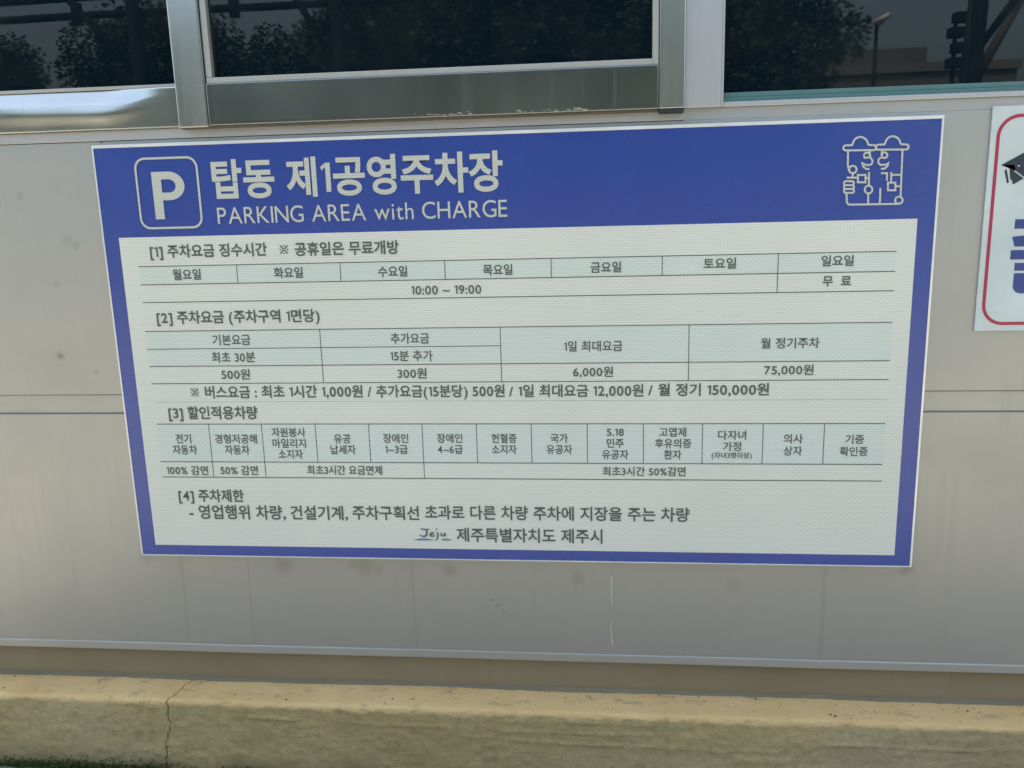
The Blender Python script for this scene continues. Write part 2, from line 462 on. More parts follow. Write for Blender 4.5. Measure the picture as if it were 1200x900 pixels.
part('top_rail', M_RAIL, win, (X0, .2100, -.6, -.56, .006, .028), .001)

# centre sliding sash
win = thing('window', P(.75, -.3, .0), None, None); win.parent = booth; win.location = P(.75, -.3, .0) - booth.location
part('stile', M_STILE, win, (.2105, .2775, -.60, -.0335, -.012, .019), .0025)
part('glazing_bead', M_BEAD, win, (.2795, .2930, -.56, -.1355, -.006, .02), .0015)
part('bottom_rail', M_RAIL, win, (.2790, 1.2362, -.1225, -.0362, -.011, .019), .002)
part('glazing_bead', M_BEAD, win, (.2795, 1.2232, -.1350, -.1230, -.0065, .02), .0015)
part('glazing_bead', M_BEAD, win, (1.2236, 1.2362, -.56, -.1230, -.006, .02), .0015)
part('stile', M_STILE, win, (1.2375, 1.2890, -.60, -.0362, -.0095, .019), .002)
part('top_rail', M_RAIL, win, (.2790, 1.2362, -.60, -.5605, -.011, .019), .002)
part('pane', M_GLASS, win, (.2925, 1.2240, -.561, -.1345, .008, .014))
part('corner_plug', M_DARK, win, (1.2375, 1.2875, -.0358, -.0270, -.008, .015), .002)
part('track', M_SMUDGE, win, (.2110, 1.2370, -.0360, -.0315, -.001, .015), .0005)
# flaked dirt on the lower edge of the rail
bm = bmesh.new()
for cx0, w_ in ((.78, .12), (.83, .05), (1.0, .12), (1.07, .04)):
    for k in range(12):
        x = cx0 + random.uniform(-.5, .5) * w_; y = -.0385 - random.random() * .006; r = random.uniform(.0008, .0024)
        pts = [(x + r * 3.2 * math.cos(a) * random.uniform(.6, 1), y + r * .45 * math.sin(a) * random.uniform(.6, 1)) for a in [i * math.pi / 3 for i in range(6)]]
        bm.faces.new([bm.verts.new(P(px, py, -.0113 - .00002 * k)) for px, py in pts])
tag(fin(bm, 'dried_mud', simple('dried_tan_mud', (.42, .38, .30), .9), win), kind='stuff')

# post between sash and right window, right window
part('post', M_POST, booth, (1.2900, 1.3625, -.60, -.0368, .006, .05), .002)
win = thing('window', P(2.2, -.3, .0), None, None); win.parent = booth; win.location = P(2.2, -.3, .0) - booth.location
part('stile', M_POST, win, (1.3628, 1.3690, -.60, -.0370, .012, .05), .0015)
part('bottom_rail', M_POST, win, (1.3692, X1, -.0470, -.0368, .014, .05), .0015)
part('inner_frame_strip', M_TEAL, win, (1.3692, X1, -.0560, -.0472, .026, .05), .0008)
part('inner_frame_strip', M_TEAL, win, (1.3692, X1, -.0665, -.0566, .031, .05), .0008)
part('pane', M_GLASS, win, (1.3692, X1, -.60, -.0640, .036, .042))

# rest of the booth: side and back walls, roof
bm = bmesh.new()
wbox(bm, X0, X0 + .04, .052, 2.0, LEDGE, G - TOP); wbox(bm, X1 - .04, X1, .052, 2.0, LEDGE, G - TOP); wbox(bm, X0 + .041, X1 - .041, 1.96, 2.0, LEDGE, G - TOP)
fin(bm, 'side_wall', M_WALL, booth)
bm = bmesh.new(); wbox(bm, X0 - .10, X1 + .10, -.10, 2.10, G - TOP + .002, G - TOP + .10)
fin(bm, 'roof', M_SLATE, booth, bevel=.01)
bm = bmesh.new(); wbox(bm, X0 + .041, X1 - .041, .0525, 1.955, LEDGE - .01, LEDGE + .02)
fin(bm, 'floor_plate', M_SLATE, booth)

# vertical sealant line and run marks on the lower panel
def wiggle(x, y0, y1, wdt, zz, name, mat, amp=.0015, gap=0.0, parent=booth):
    bm = bmesh.new(); n = 70; prev = None
    for i in range(n + 1):
        y = y0 + (y1 - y0) * i / n
        cx = x + amp * noise.noise(Vector((y * 18, x * 7, 0)))
        wv = wdt * (.6 + .6 * abs(noise.noise(Vector((y * 40, x, 4)))))
        cur = (bm.verts.new(P(cx - wv, y, zz)), bm.verts.new(P(cx, y, zz - .0008)), bm.verts.new(P(cx + wv, y, zz)))
        if prev and noise.noise(Vector((y * 30, x * 3, 9))) > gap - .5:
            bm.faces.new((prev[0], prev[1], cur[1], cur[0])); bm.faces.new((prev[1], prev[2], cur[2], cur[1]))
        prev = cur
    return fin(bm, name, mat, parent)
wiggle(1.138, .985, 1.204, .0014, ZW - .0010, 'sealant_line', M_CAULK, .004, .40)
# dark blots of old adhesive round the sign
def blot(cx, cy, r, mat=M_SMUDGE, zz=ZW - .0006, sx=1.0):
    bm = bmesh.new(); c = bm.verts.new(P(cx, cy, zz - .0012)); ring = []
    for i in range(14):
        a = i * 2 * math.pi / 14; rr = r * random.uniform(.6, 1.1)
        ring.append(bm.verts.new(P(cx + rr * math.cos(a) * sx, cy + rr * math.sin(a), zz + .0005)))
    for i in range(14): bm.faces.new((c, ring[i], ring[(i + 1) % 14]))
    fin(bm, 'adhesive_blot', mat, booth, smooth=True)
for a in ((.012, -.013, .0035), (-.006, -.003, .004), (-.006, .022, .003), (.088, -.024, .0022), (1.806, .004, .004), (-.155, .47, .0025)):
    blot(*a)

# ------------------------------------------------------------------ main sign
SW, SH = 1.8, .9608
sign = thing('parking_sign', P(SW / 2, SH, .018), 'large blue framed parking fee sign with white Korean price tables on steel wall', 'sign')
part('backing_plate', M_TRIM, sign, (.001, SW - .001, .001, SH - .001, .0012, .0185))
flat([[(0.0015, 0.0015), (SW - .0015, .0015), (SW - .0015, SH - .0015), (.0015, SH - .0015)]], .0004, 'blue_film', M_BLUE, sign)
part('edge_trim', M_TRIM, sign, (-.001, SW + .001, -.0045, .0022, -.0012, .0185), .0006)
part('edge_trim', M_TRIM, sign, (-.001, SW + .001, SH - .0008, SH + .0012, -.0006, .0185), .0005)
part('edge_trim', M_TRIM, sign, (-.0015, .0016, .0024, SH - .001, -.0006, .0185), .0005)
part('edge_trim', M_TRIM, sign, (SW - .0030, SW + .0012, .0024, SH - .001, -.0010, .0185), .0005)
flat([[(.0365, .198), (1.7630, .198), (1.7630, .9345), (.0365, .9345)]], .0001, 'white_field', M_WHITE, sign)
# tinted table header cells
T1 = (.2635, .3045, .345); C1 = [.0755, .306, .5435, .778, 1.0105, 1.247, 1.4875, 1.7255]
T2 = (.4115, .453, .4935, .5345); C2 = [.0735, .4865, .8955, 1.3055, 1.7265]
T3 = (.6315, .7235, .7615); C3 = [.0745, .2025, .3305, .459, .585, .7095, .8345, .959, 1.0845, 1.209, 1.338, 1.4685, 1.5985, 1.7255]
def rect(x0, x1, y0, y1): return [(x0, y0), (x1, y0), (x1, y1), (x0, y1)]
def cells(cs, y0, y1):
    for a, b in zip(cs, cs[1:]):
        flat([rect(a + .0006, b - .0006, y0, y1)], -.0002, 'table_cell', M_TINT, sign)
cells(C1, T1[0], T1[1]); cells(C2, T2[0], T2[2]); cells(C3, T3[0], T3[1])
LH = .0009
def hline(x0, x1, y, wd=LH, mat=M_LINE): flat([rect(x0, x1, y - wd, y + wd)], -.0005, 'table_line', mat, sign)
def vline(x, y0, y1): flat([rect(x - .0008, x + .0008, y0, y1)], -.0007, 'table_line', M_LINE, sign)
for y in T1: hline(C1[0], C1[-1], y)
for x in C1[1:-1]: vline(x, T1[0], T1[1] if x < 1.48 else T1[2])
hline(C2[0], C2[-1], T2[0]); hline(C2[0], C2[2], T2[1]); hline(C2[0], C2[-1], T2[2]); hline(C2[0], C2[-1], T2[3])
for x in C2[1:-1]: vline(x, T2[0], T2[3])
hline(.078, 1.7265, .578, .0004, film('faint_line_print', (.40, .43, .42), .4, .1))
for y in T3: hline(C3[0], C3[-1], y)
for i, x in enumerate(C3[1:-1]): vline(x, T3[0], T3[2] if i in (0, 1, 4) else T3[1])

# camera geometry used to read positions off the sign (plane z = 0)
F = 1024.8
def at(px, py, d=0.0):
    v = RB @ Vector(((px - 600) / F, -(py - 450) / F, -1))
    k = (d - CZ) / v.y
    return CX + k * v.x, CY - k * v.z

glyphs = {}
def glyph(ch, off):
    """outline of one character as (tessellated verts, faces, x0, x1)"""
    key = (ch, off)
    if key in glyphs: return glyphs[key]
    if ch == '1':
        t = .062 + off
        vs = [(.20 - t * .75, 0), (.20 + t * .75, 0), (.20 + t * .75, .70), (.20 - t * .55, .70), (.03 - off, .605), (.06 - off, .54 - off), (.20 - t * .75, .60)]
        g = (vs, [tuple(range(7))], min(v[0] for v in vs), max(v[0] for v in vs))
    elif ch == '※':
        vs, fs = [], []
        def q(pts): n = len(vs); vs.extend(pts); fs.append(tuple(range(n, n + len(pts))))
        t = .030 + off * .6; c = (.46, .38)
        for s in (1, -1):
            d = Vector((s, 1)).normalized(); e = Vector((-d.y, d.x))
            for a, b in (((-.36, -t * .9) , None), ) if False else ((-.40, -t * 1.02), (t * 1.02, .40)):
                pa = Vector(c) + d * a; pb = Vector(c) + d * b
                q([tuple(pa - e * t), tuple(pb - e * t), tuple(pb + e * t), tuple(pa + e * t)])
        for dx, dy in ((0, .27), (0, -.27), (.27, 0), (-.27, 0)):
            q([(c[0] + dx + .055 * math.cos(a), c[1] + dy + .055 * math.sin(a)) for a in [k * math.pi / 4 for k in range(8)]])
        g = (vs, fs, .16, .76)
    else:
        c = bpy.data.curves.new('outline', 'FONT'); c.body = ch; c.offset = off; c.resolution_u = 5
        o = bpy.data.objects.new('outline', c); COL.objects.link(o)
        dg = bpy.context.evaluated_depsgraph_get()
        me = bpy.data.meshes.new_from_object(o.evaluated_get(dg))
        vs = [(v.co.x, v.co.y) for v in me.vertices]; fs = [tuple(p.vertices) for p in me.polygons]
        bpy.data.objects.remove(o); bpy.data.curves.remove(c); bpy.data.meshes.remove(me)
        g = (vs, fs, min(v[0] for v in vs), max(v[0] for v in vs))
    glyphs[key] = g
    return g

def is_han(ch): return '가' <= ch <= '힣' or ch == '※'
def layout(text, off, sp=.30):
    pen = 0; out = []
    for ch in text:
        if ch == ' ': pen += sp; continue
        vs, fs, a, b = glyph(ch, off)
        if is_han(ch):
            out.append((vs, fs, pen)); pen += .92
        else:
            sb = .045 if ch not in ',.:' else .04
            out.append((vs, fs, pen - a + sb)); pen += b - a + 2 * sb
    return out

def put(text, xl, xr, yc, em, mat, z=-.0010, off=.012, cen=.38, name='lettering', parent=None, lab=None, sp=.30):
    """text between sign x xl..xr, centred on sign y yc, em in metres"""
    lay = layout(text, off, sp)
    mn = min(v[0] + dx for vs, _, dx in lay for v in vs); mx = max(v[0] + dx for vs, _, dx in lay for v in vs)
    sx = (xr - xl) / (mx - mn)
    verts, faces = [], []
    for vs, fs, dx in lay:
        n = len(verts)
        verts += [tuple(P(xl + (v[0] + dx - mn) * sx, yc - (v[1] - cen) * em, z)) for v in vs]
        faces += [tuple(n + i for i in f) for f in fs]
    me = bpy.data.meshes.new(name); me.from_pydata(verts, [], faces)
    bm = bmesh.new(); bm.from_mesh(me)
    for f in bm.faces:
        f.normal_update()
        if f.normal.y > 0: f.normal_flip()
    bm.to_mesh(me); bm.free()
    o = link(name, me, mat, parent or sign)
    if lab: o['label'] = lab
    return o

def putpx(text, x0, x1, yc, h, mat=M_GREY, off=.016, cen=.38, hf=.90, **kw):
    ym = yc; xm = (x0 + x1) / 2
    xl, y = at(x0, yc); xr, _ = at(x1, yc); _, y = at(xm, yc)
    _, ya_ = at(xm, yc - h / 2); _, yb_ = at(xm, yc + h / 2)
    return put(text, xl, xr, y, (yb_ - ya_) / hf, mat, off=off, cen=cen, **kw)

putpx('탑동 제1공영주차장', 248, 589.5, 205.2, 44.5, M_WLET, off=.027, lab='large white Korean title lettering')
putpx('PARKING AREA with CHARGE', 254.5, 594.5, 248.2, 20, M_WLET, off=.000, cen=.35, hf=.70, lab='thin white English title lettering')
for t in (('[1] 주차요금 징수시간', 175.6, 313, 293.4, 15), ('※ 공휴일은 무료개방', 327.6, 467.6, 290.9, 15.5),
          ('[2] 주차요금 (주차구역 1면당)', 183.5, 374.5, 370.9, 14.8), ('[3] 할인적용차량', 197.5, 302, 483.6, 14.6), ('[4] 주차제한', 209.3, 285.7, 580.6, 14)):
    putpx(*t, off=.022)
for t in (('월요일', 202.6, 235.6, 321.6), ('화요일', 321, 355, 319.4), ('수요일', 443, 477.5, 318), ('목요일', 566, 600.7, 316),
          ('금요일', 692, 728, 313), ('토요일', 824.3, 862.7, 308.6), ('일요일', 962.5, 1000.5, 305.4), ('무  료', 964, 997.5, 329.2)):
    putpx(*t, 12.4, off=.020)
putpx('10:00 ~ 19:00', 482, 564, 339.6, 9.8, cen=.345, hf=.69)
for t in (('기본요금', 249, 293.5, 398.1), ('최초 30분', 248, 299, 418.5), ('500원', 259.5, 293, 438.6), ('추가요금', 458, 503, 396.4), ('15분 추가', 457.5, 507, 416.8),
          ('300원', 466, 500, 437.4), ('1일 최대요금', 661, 729.5, 405.4), ('6,000원', 671.5, 718.5, 435.5), ('월 정기주차', 891.5, 960.5, 401.9), ('75,000원', 895.5, 953.5, 433.2)):
    putpx(*t, 12.2)
for t in (('※ 버스요금 :', 223.6, 301, 459.4), ('최초 1시간 1,000원', 306.4, 425, 458.6), ('/ 추가요금(15분당) 500원', 430.5, 591.4, 458.2),
          ('/ 1일 최대요금 12,000원', 596.5, 754, 457.7), ('/ 월 정기 150,000원', 759.5, 901.2, 456.4)):
    putpx(*t, 14.2, off=.020)
for t in (('전기', 206, 224, 514), ('자동차', 202.5, 231, 526.9), ('경형저공해', 252, 301.3, 514.2), ('자동차', 263.5, 292.5, 526.9),
          ('자원봉사', 318.3, 358, 506.5), ('마일리지', 319.5, 358.5, 519.3), ('소지자', 326.5, 355, 532), ('유공', 391.5, 411, 514), ('납세자', 387.5, 417, 526.6),
          ('장애인', 449, 478.5, 513.5), ('1~3급', 451.5, 478, 526.3), ('장애인', 512, 542, 513.4), ('4~6급', 513, 542.3, 526.3),
          ('헌혈증', 576, 605.5, 513.6), ('소지자', 576.5, 605.5, 526.3), ('국가', 645, 665.5, 513.4), ('유공자', 640.5, 670.5, 526.5),
          ('5.18', 711, 731, 506), ('민주', 711, 731, 519.2), ('유공자', 705.5, 736.5, 532.4), ('고엽제', 772.5, 804.2, 506.2), ('후유의증', 767.5, 810, 519.5), ('환자', 778, 798.5, 532.6),
          ('다자녀', 841.5, 874.5, 509.6), ('가정', 847, 868.5, 523), ('의사', 918, 941, 514), ('상자', 918, 940, 528.2), ('기증', 990.5, 1012.5, 514.6), ('확인증', 984, 1016.8, 528.8),
          ('100% 감면', 195.5, 244, 551), ('50% 감면', 258.5, 302.5, 551), ('최초3시간 요금면제', 360, 448, 550.8), ('최초3시간 50%감면', 706, 803.5, 552.3)):
    putpx(*t, 10.6)
putpx('(자녀3명이상)', 834, 881, 533.4, 7.2)
for t in (('- 영업행위 차량,', 222, 334.5, 600.0), ('건설기계,', 340.5, 407.5, 600.7), ('주차구획선', 413, 491, 600.8), ('초과로 다른 차량', 498, 618.7, 600.6),
          ('주차에 지장을 주는 차량', 625, 808, 602.2), ('제주특별자치도 제주시', 535, 706, 627.4)):
    putpx(*t, 16, off=.018)

# strokes
zc = [0]
def stroke(pts, wd, name, mat, parent=sign, closed=False, z=-.0012, px=True, d=0.0):
    if px: pts = [at(x, y, d) for x, y in pts]
    pts = [Vector(p) for p in pts]
    n = len(pts); zc[0] = (zc[0] + 1) % 12; zz = z - zc[0] * .00005
    L, Rr = [], []
    for i in range(n):
        if closed: a, b = pts[(i - 1) % n], pts[(i + 1) % n]
        else: a, b = pts[max(i - 1, 0)], pts[min(i + 1, n - 1)]
        d1 = (pts[i] - a).normalized() if (pts[i] - a).length > 1e-9 else (b - pts[i]).normalized()
        d2 = (b - pts[i]).normalized() if (b - pts[i]).length > 1e-9 else d1
        t = (d1 + d2).normalized() if (d1 + d2).length > 1e-6 else d1
        nn = Vector((-t.y, t.x)); k = min(1.5, 1 / max(.3, nn.dot(Vector((-d1.y, d1.x)))))
        ww = wd[i] if isinstance(wd, (list, tuple)) else wd
        L.append(pts[i] + nn * ww * k); Rr.append(pts[i] - nn * ww * k)
    polys = []
    m = n if closed else n - 1
    for i in range(m):
        j = (i + 1) % n
        polys.append([tuple(L[i]), tuple(L[j]), tuple(Rr[j]), tuple(Rr[i])])
    return flat(polys, zz, name, mat, parent)
def arc(cx, cy, rx, ry, a0, a1, n=10): return [(cx + rx * math.cos(math.radians(a0 + (a1 - a0) * i / n)), cy + ry * math.sin(math.radians(a0 + (a1 - a0) * i / n))) for i in range(n + 1)]
def rrect(x0, x1, y0, y1, r, n=6):
    return arc(x1 - r, y0 + r, r, r, -90, 0, n) + arc(x1 - r, y1 - r, r, r, 0, 90, n) + arc(x0 + r, y1 - r, r, r, 90, 180, n) + arc(x0 + r, y0 + r, r, r, 180, 270, n)

# P in its rounded box
bx0, by0 = at(157.8, 200); bx1, _ = at(232.5, 200); _, byt = at(198, 186.8); _, byb = at(200, 266.3)
bx0 = .0930; bx1 = .2385; byt = .0265; byb = .1795
stroke(rrect(bx0 + .002, bx1 - .002, byt + .001, byb - .001, .022), .0024, 'logo_box', M_WLET, px=False, closed=True)
def p_letter():
    x0, y0 = at(178.3, 201.8); _, y1 = at(190, 257.2); x1, _ = at(217.0, 226)
    x0 = .1300; x1 = .2045; y0 = .0565; y1 = .1592
    h = y1 - y0; st = .0215; bowl = h * .60; t = .0165
    ry = bowl / 2; cy = y0 + ry; rx = .036
    outer = arc(x1 - rx, cy, rx, ry, -90, 90, 16); inner = arc(x1 - rx, cy, rx - .0205, ry - t, -90, 90, 16)
    polys = [rect(x0, x0 + st, y0, y1)]
    polys.append([(x0 + st, y0), outer[0], inner[0], (x0 + st, y0 + t)])
    for i in range(16): polys.append([outer[i], outer[i + 1], inner[i + 1], inner[i]])
    polys.append([outer[-1], (x0 + st, y0 + 2 * ry), (x0 + st, y0 + 2 * ry - t), inner[-1]])
    flat(polys, -.0012, 'logo_letter', M_WLET, sign)
p_letter()

# line emblem of two hatted figures, top right (read at 7.5x from 960,140)
def E_(pts): return [(960 + x / 7.5, 140 + y / 7.5) for x, y in pts]
EW = .0019
def em(pts, closed=False): stroke(E_(pts), EW, 'emblem_line', M_WLET, closed=closed)
def hat(cx, by, dx):
    pts = arc(cx - 128, by + 0, 22, 22, 90, 270, 8)
    pts += [(cx - 75, by - 24)] + arc(cx, by - 24, 68, 72, 188, 352, 14) + [(cx + 75, by - 26)]
    pts += arc(cx + 118, by - 2, 22, 22, -90, 90, 8)
    em(pts, True)
hat(360, 250, 0); hat(645, 244, 0)
em([(252, 276), (250, 400), (262, 455)]); em(arc(294, 440, 33, 33, 0, 345, 16), True)
em([(294, 474), (292, 505)]); em([(240, 511), (338, 511)])
em([(338, 488), (405, 488), (405, 552), (338, 552)], True); em([(407, 514), (436, 514)])
em([(436, 462), (434, 580)]); em(arc(431, 616, 34, 34, 0, 345, 16), True); em([(429, 650), (428, 742)])
for yy in (560, 594, 628): em(rrect(216, 304, yy - 17, yy + 17, 15, 3), True)
em([(238, 650), (240, 700)] + arc(268, 714, 28, 34, 180, 90, 6) + [(670, 742)] + arc(690, 712, 30, 30, 90, 30, 4))
em([(445, 276), (443, 318)]); em(arc(418, 318, 28, 26, 180, 360, 8) + [(443, 330), (400, 338), (390, 320)], False)
em([(443, 330)] + arc(430, 368, 36, 34, -60, 110, 10) + [(398, 396), (372, 380), (384, 414), (412, 436), (440, 436)])
em([(549, 276), (550, 330)]); em(arc(570, 314, 27, 25, 180, 500, 14))
em([(550, 332)] + arc(552, 368, 36, 34, -110, -250, 10) + [(590, 396), (610, 378), (598, 410), (570, 432), (540, 434)])
em([(540, 472), (594, 472), (592, 538)]); em([(632, 462), (630, 550)]); em([(632, 487), (718, 487)])
em([(602, 556), (668, 556), (668, 622), (602, 622)], True); em([(670, 586), (712, 586)])
em([(730, 272), (712, 690)]); em(arc(698, 710, 33, 31, 0, 345, 16), True)
em([(535, 602), (533, 690), (530, 742)])

# brush written emblem at the foot (read at 15x from 480,605)
def J_(pts): return [(480 + x / 15, 605 + y / 15) for x, y in pts]
def jj(pts, wd, mat=M_GREY, name='logo_stroke'): stroke(J_(pts), [w_ * .00115 for w_ in wd], name, mat)
jj([(195, 215), (250, 228), (300, 232), (345, 225)], [1.2, 1.4, 1.2, .8]); jj([(302, 236), (306, 290), (296, 330), (262, 350), (215, 342), (172, 318)], [1.6, 1.8, 1.7, 1.6, 1.2, .6])
jj([(372, 318), (405, 312), (425, 296), (405, 278), (375, 290), (362, 322), (385, 348), (430, 346), (455, 330)], [1, 1, 1.1, 1.1, 1.2, 1.3, 1.3, 1.1, .9])
jj([(490, 280), (502, 330), (490, 385), (455, 425)], [1.3, 1.5, 1.3, .7])
jj([(555, 285), (560, 330), (590, 345), (612, 318), (618, 285)], [1.2, 1.2, 1.2, 1.1, 1.1]); jj([(618, 290), (640, 350)], [1.3, 1.2])
jj([(88, 412), (160, 406), (240, 404), (330, 406), (415, 412)], [.7, 1.6, 2.0, 1.6, .7], M_LBLUE); jj([(558, 410), (620, 408), (680, 408), (735, 412)], [1, 2, 1.9, .8], M_LGREEN)
jj([(462, 240), (476, 228), (488, 200)], [1.0, 1.0, .6], M_LRED)

# ------------------------------------------------------------------ second sign at the right
s2 = thing('cctv_sign', P(2.28, .4345, .018), 'white plate with red rounded border and camera symbol, cut by the right edge', 'sign')
SZ = .0145
part('plate', M_PLATE, s2, (1.8985, 2.66, -.0190, .4345, SZ, .0195), .0006)
pts = rrect(1.9125, 2.645, .0005, .4190, .040, 8)
stroke(pts, .0033, 'red_border', M_PRED, s2, True, SZ - .0004, False)
def A2(pts): return [at(x, y, SZ) for x, y in pts]
def Z2(pts): return A2([(1140 + x / 6.43, 120 + y / 6.43) for x, y in pts])
flat([Z2([(212, 472), (390, 376), (520, 310), (640, 520), (600, 600), (392, 568), (325, 516), (312, 470)])], SZ - .0005, 'camera_symbol', M_PBLACK, s2)
flat([Z2([(275, 488), (305, 481), (314, 522), (384, 573), (300, 620), (294, 588), (281, 578)])], SZ - .0005, 'camera_symbol', M_PBLACK, s2)
flat([Z2([(238, 512), (255, 504), (272, 602), (256, 610)])], SZ - .0005, 'camera_symbol', M_PBLACK, s2)
flat([[at(1140 + (345 + 7 * math.cos(a)) / 6.43, 120 + (478 + 7 * math.sin(a)) / 6.43, SZ) for a in [k * .785 for k in range(8)]]], SZ - .0009, 'camera_symbol', M_PLATE, s2)
# big indigo syllable, only its left edge is in the photograph
gx = 1.9566; gw = .155; cxm = gx + gw / 2
syl = [rect(gx + .003, gx + gw - .003, .2046, .2236),
       [(cxm - .016, .2240), (cxm + .016, .2240), (cxm - .040, .2583 + .001), (gx + .0065, .2600), (gx, .2400), (cxm - .050, .2370)],
       [(cxm + .018, .2242), (cxm + .050, .2370), (gx + gw, .2400), (gx + gw - .0065, .2600), (cxm + .030, .2570), (cxm + .0, .2400)],
       rect(gx, gx + gw, .2669, .2861), rect(gx + .010, gx + gw - .012, .2933, .3092)]
box_ = rect(gx + gw - .012, gx + gw - .012, .3144, .3144)[:1] + [(gx + gw - .012, .3552), (gx + .030, .3560)] + arc(gx + .026, .3400, .016, .016, 90, 180, 6) + [(gx + .010, .3144)]
syl.append(box_); syl.append(rect(cxm - .016, cxm + .016, .186, .2040))
for i, pl in enumerate(syl): flat([pl], SZ - .0005 - i * .00005, 'lettering', M_PBLUE, s2)

# ------------------------------------------------------------------ what the windows and the steel reflect: the lot behind the camera
def leaf_crown(seed, rx, rz, n, hb):
    rnd = random.Random(seed); bm = bmesh.new()
    clumps = []
    for i in range(34):
        a = rnd.uniform(0, 2 * math.pi); e = rnd.uniform(-.5, 1) ; r = rnd.uniform(.45, 1)
        c = Vector((math.cos(a) * math.cos(e) * rx * r, math.sin(a) * math.cos(e) * rx * r, hb + rz + math.sin(e) * rz * r))
        clumps.append((c, rnd.uniform(.28, .5) * rx * .8))
    for i in range(n):
        c, r = rnd.choice(clumps)
        d = Vector((rnd.gauss(0, 1), rnd.gauss(0, 1), rnd.gauss(0, .8))).normalized() * r * rnd.random() ** .35
        p = c + d; s = rnd.uniform(.035, .07)
        u = Vector((rnd.uniform(-1, 1), rnd.uniform(-1, 1), rnd.uniform(-.4, .4))).normalized(); v = u.orthogonal().normalized(); v.rotate(Matrix.Rotation(rnd.uniform(0, 6.28), 3, u))
        bm.faces.new([bm.verts.new(q) for q in (p - u * s, p - v * s * .5, p + u * s, p + v * s * .5)])
    me = bpy.data.meshes.new('crown'); bm.to_mesh(me); bm.free(); me.materials.append(M_LEAF)
    return me
def trunk_mesh(seed, h, rx):
    rnd = random.Random(seed); bm = bmesh.new(); p = Vector((0, 0, 0)); r = .16
    for i in range(4):
        q = p + Vector((rnd.uniform(-.1, .1), rnd.uniform(-.1, .1), h / 4)); tube(bm, p, q, r, r * .85); p = q; r *= .85
    for i in range(7):
        a = i * .9 + rnd.random(); b = p + Vector((math.cos(a) * rx * .7, math.sin(a) * rx * .7, rnd.uniform(.6, 1.8)))
        tube(bm, p - Vector((0, 0, rnd.uniform(0, .6))), b, .07, .02, 6)
    me = bpy.data.meshes.new('trunk'); bmesh.ops.recalc_face_normals(bm, faces=bm.faces[:]); bm.to_mesh(me); bm.free(); me.materials.append(M_BARK)
    return me
crowns = [(leaf_crown(1, 1.7, 1.7, 22000, 1.5), trunk_mesh(1, 2.3, 1.5)), (leaf_crown(2, 1.9, 1.9, 24000, 1.3), trunk_mesh(2, 2.2, 1.6)), (leaf_crown(3, 1.5, 2.0, 20000, 1.4), trunk_mesh(3, 2.4, 1.3))]
TREES = [(-12.3, -16.0, 1.06, 0, 'tree with a rounded crown at the left end of the row'), (-9.4, -18.0, .95, 2, 'narrow tree second from the left in the row'),
         (-7.5, -16.0, 1.10, 0, 'tree standing behind the leftmost steel post'), (-5.9, -16.4, .98, 1, 'bushy tree reflected low in the sliding window'),
         (-4.3, -18.0, 1.06, 1, 'tree reflected beside the second steel post'), (-2.4, -14.0, 1.12, 0, 'taller tree filling the middle of the sliding window'),
         (-.9, -13.0, 1.2, 1, 'tallest dark tree reflected in the sliding window'), (.6, -13.2, 1.2, 2, 'slim tall tree reflected at the right of the sliding window'),
         (2.0, -13.0, 1.15, 0, 'tree opposite the booth post'), (3.0, -12.0, .98, 1, 'tree reflected at the left edge of the right window'),
         (-14.5, -17.0, 1.15, 1, 'tree beyond the left end of the row'), (15.5, -20.0, 1.0, 0, 'lone tree at the far right beside the low building')]
for i, (x, y, s, k, lab) in enumerate(TREES):
    t = thing('tree', (x, y, 0), lab, 'tree', 'trees across the parking lot'); t.scale = (s, s, s); t.rotation_euler.z = i * 1.3
    for nm, me in (('crown', crowns[k][0]), ('trunk', crowns[k][1])):
        o = bpy.data.objects.new(nm, me); COL.objects.link(o); o.parent = t

def added_hedge(x0, x1, y, h, lab, seed):  # leaf rows added to darken what the rails and wall reflect
    rnd = random.Random(seed); t = thing('added_hedge', ((x0 + x1) / 2, y, 0), lab, 'added_hedge', 'added hedges along the lot')
    bm = bmesh.new()
    for i in range(int((x1 - x0) * 1500)):
        x = rnd.uniform(x0, x1); side = rnd.random()
        top = h * (1 + .10 * noise.noise(Vector((x * 1.3, y, 0))))
        p = Vector((x, y + rnd.uniform(.25, .45), rnd.uniform(0, top))) if side < .7 else Vector((x, y + rnd.uniform(-.4, .45), top + rnd.uniform(-.15, .08)))
        u = Vector((rnd.uniform(-1, 1), rnd.uniform(-.6, .6), rnd.uniform(-1, 1))).normalized(); v = u.orthogonal().normalized(); sz = rnd.uniform(.03, .07)
        bm.faces.new([bm.verts.new(q) for q in (p - u * sz, p - v * sz * .5, p + u * sz, p + v * sz * .5)])
    fin(bm, 'foliage', M_LEAF, t)
    bm = bmesh.new()
    x = x0 + .2
    while x < x1:
        tube(bm, (x, y, 0), (x + .05, y, h * .9), .03, .015, 5); tube(bm, (x, y, h * .4), (x + .3, y + .1, h * .8), .02, .01, 5); x += .5
    fin(bm, 'stems', M_BARK, t)
added_hedge(-13.5, -4.6, -10.5, 1.7, 'dark leaf screen added on the left side of the lot to darken the reflections, taller than a car', 11)
added_hedge(-4.4, 5.0, -10.0, 1.9, 'dark leaf screen added in front of the middle trees to darken the reflections', 12)

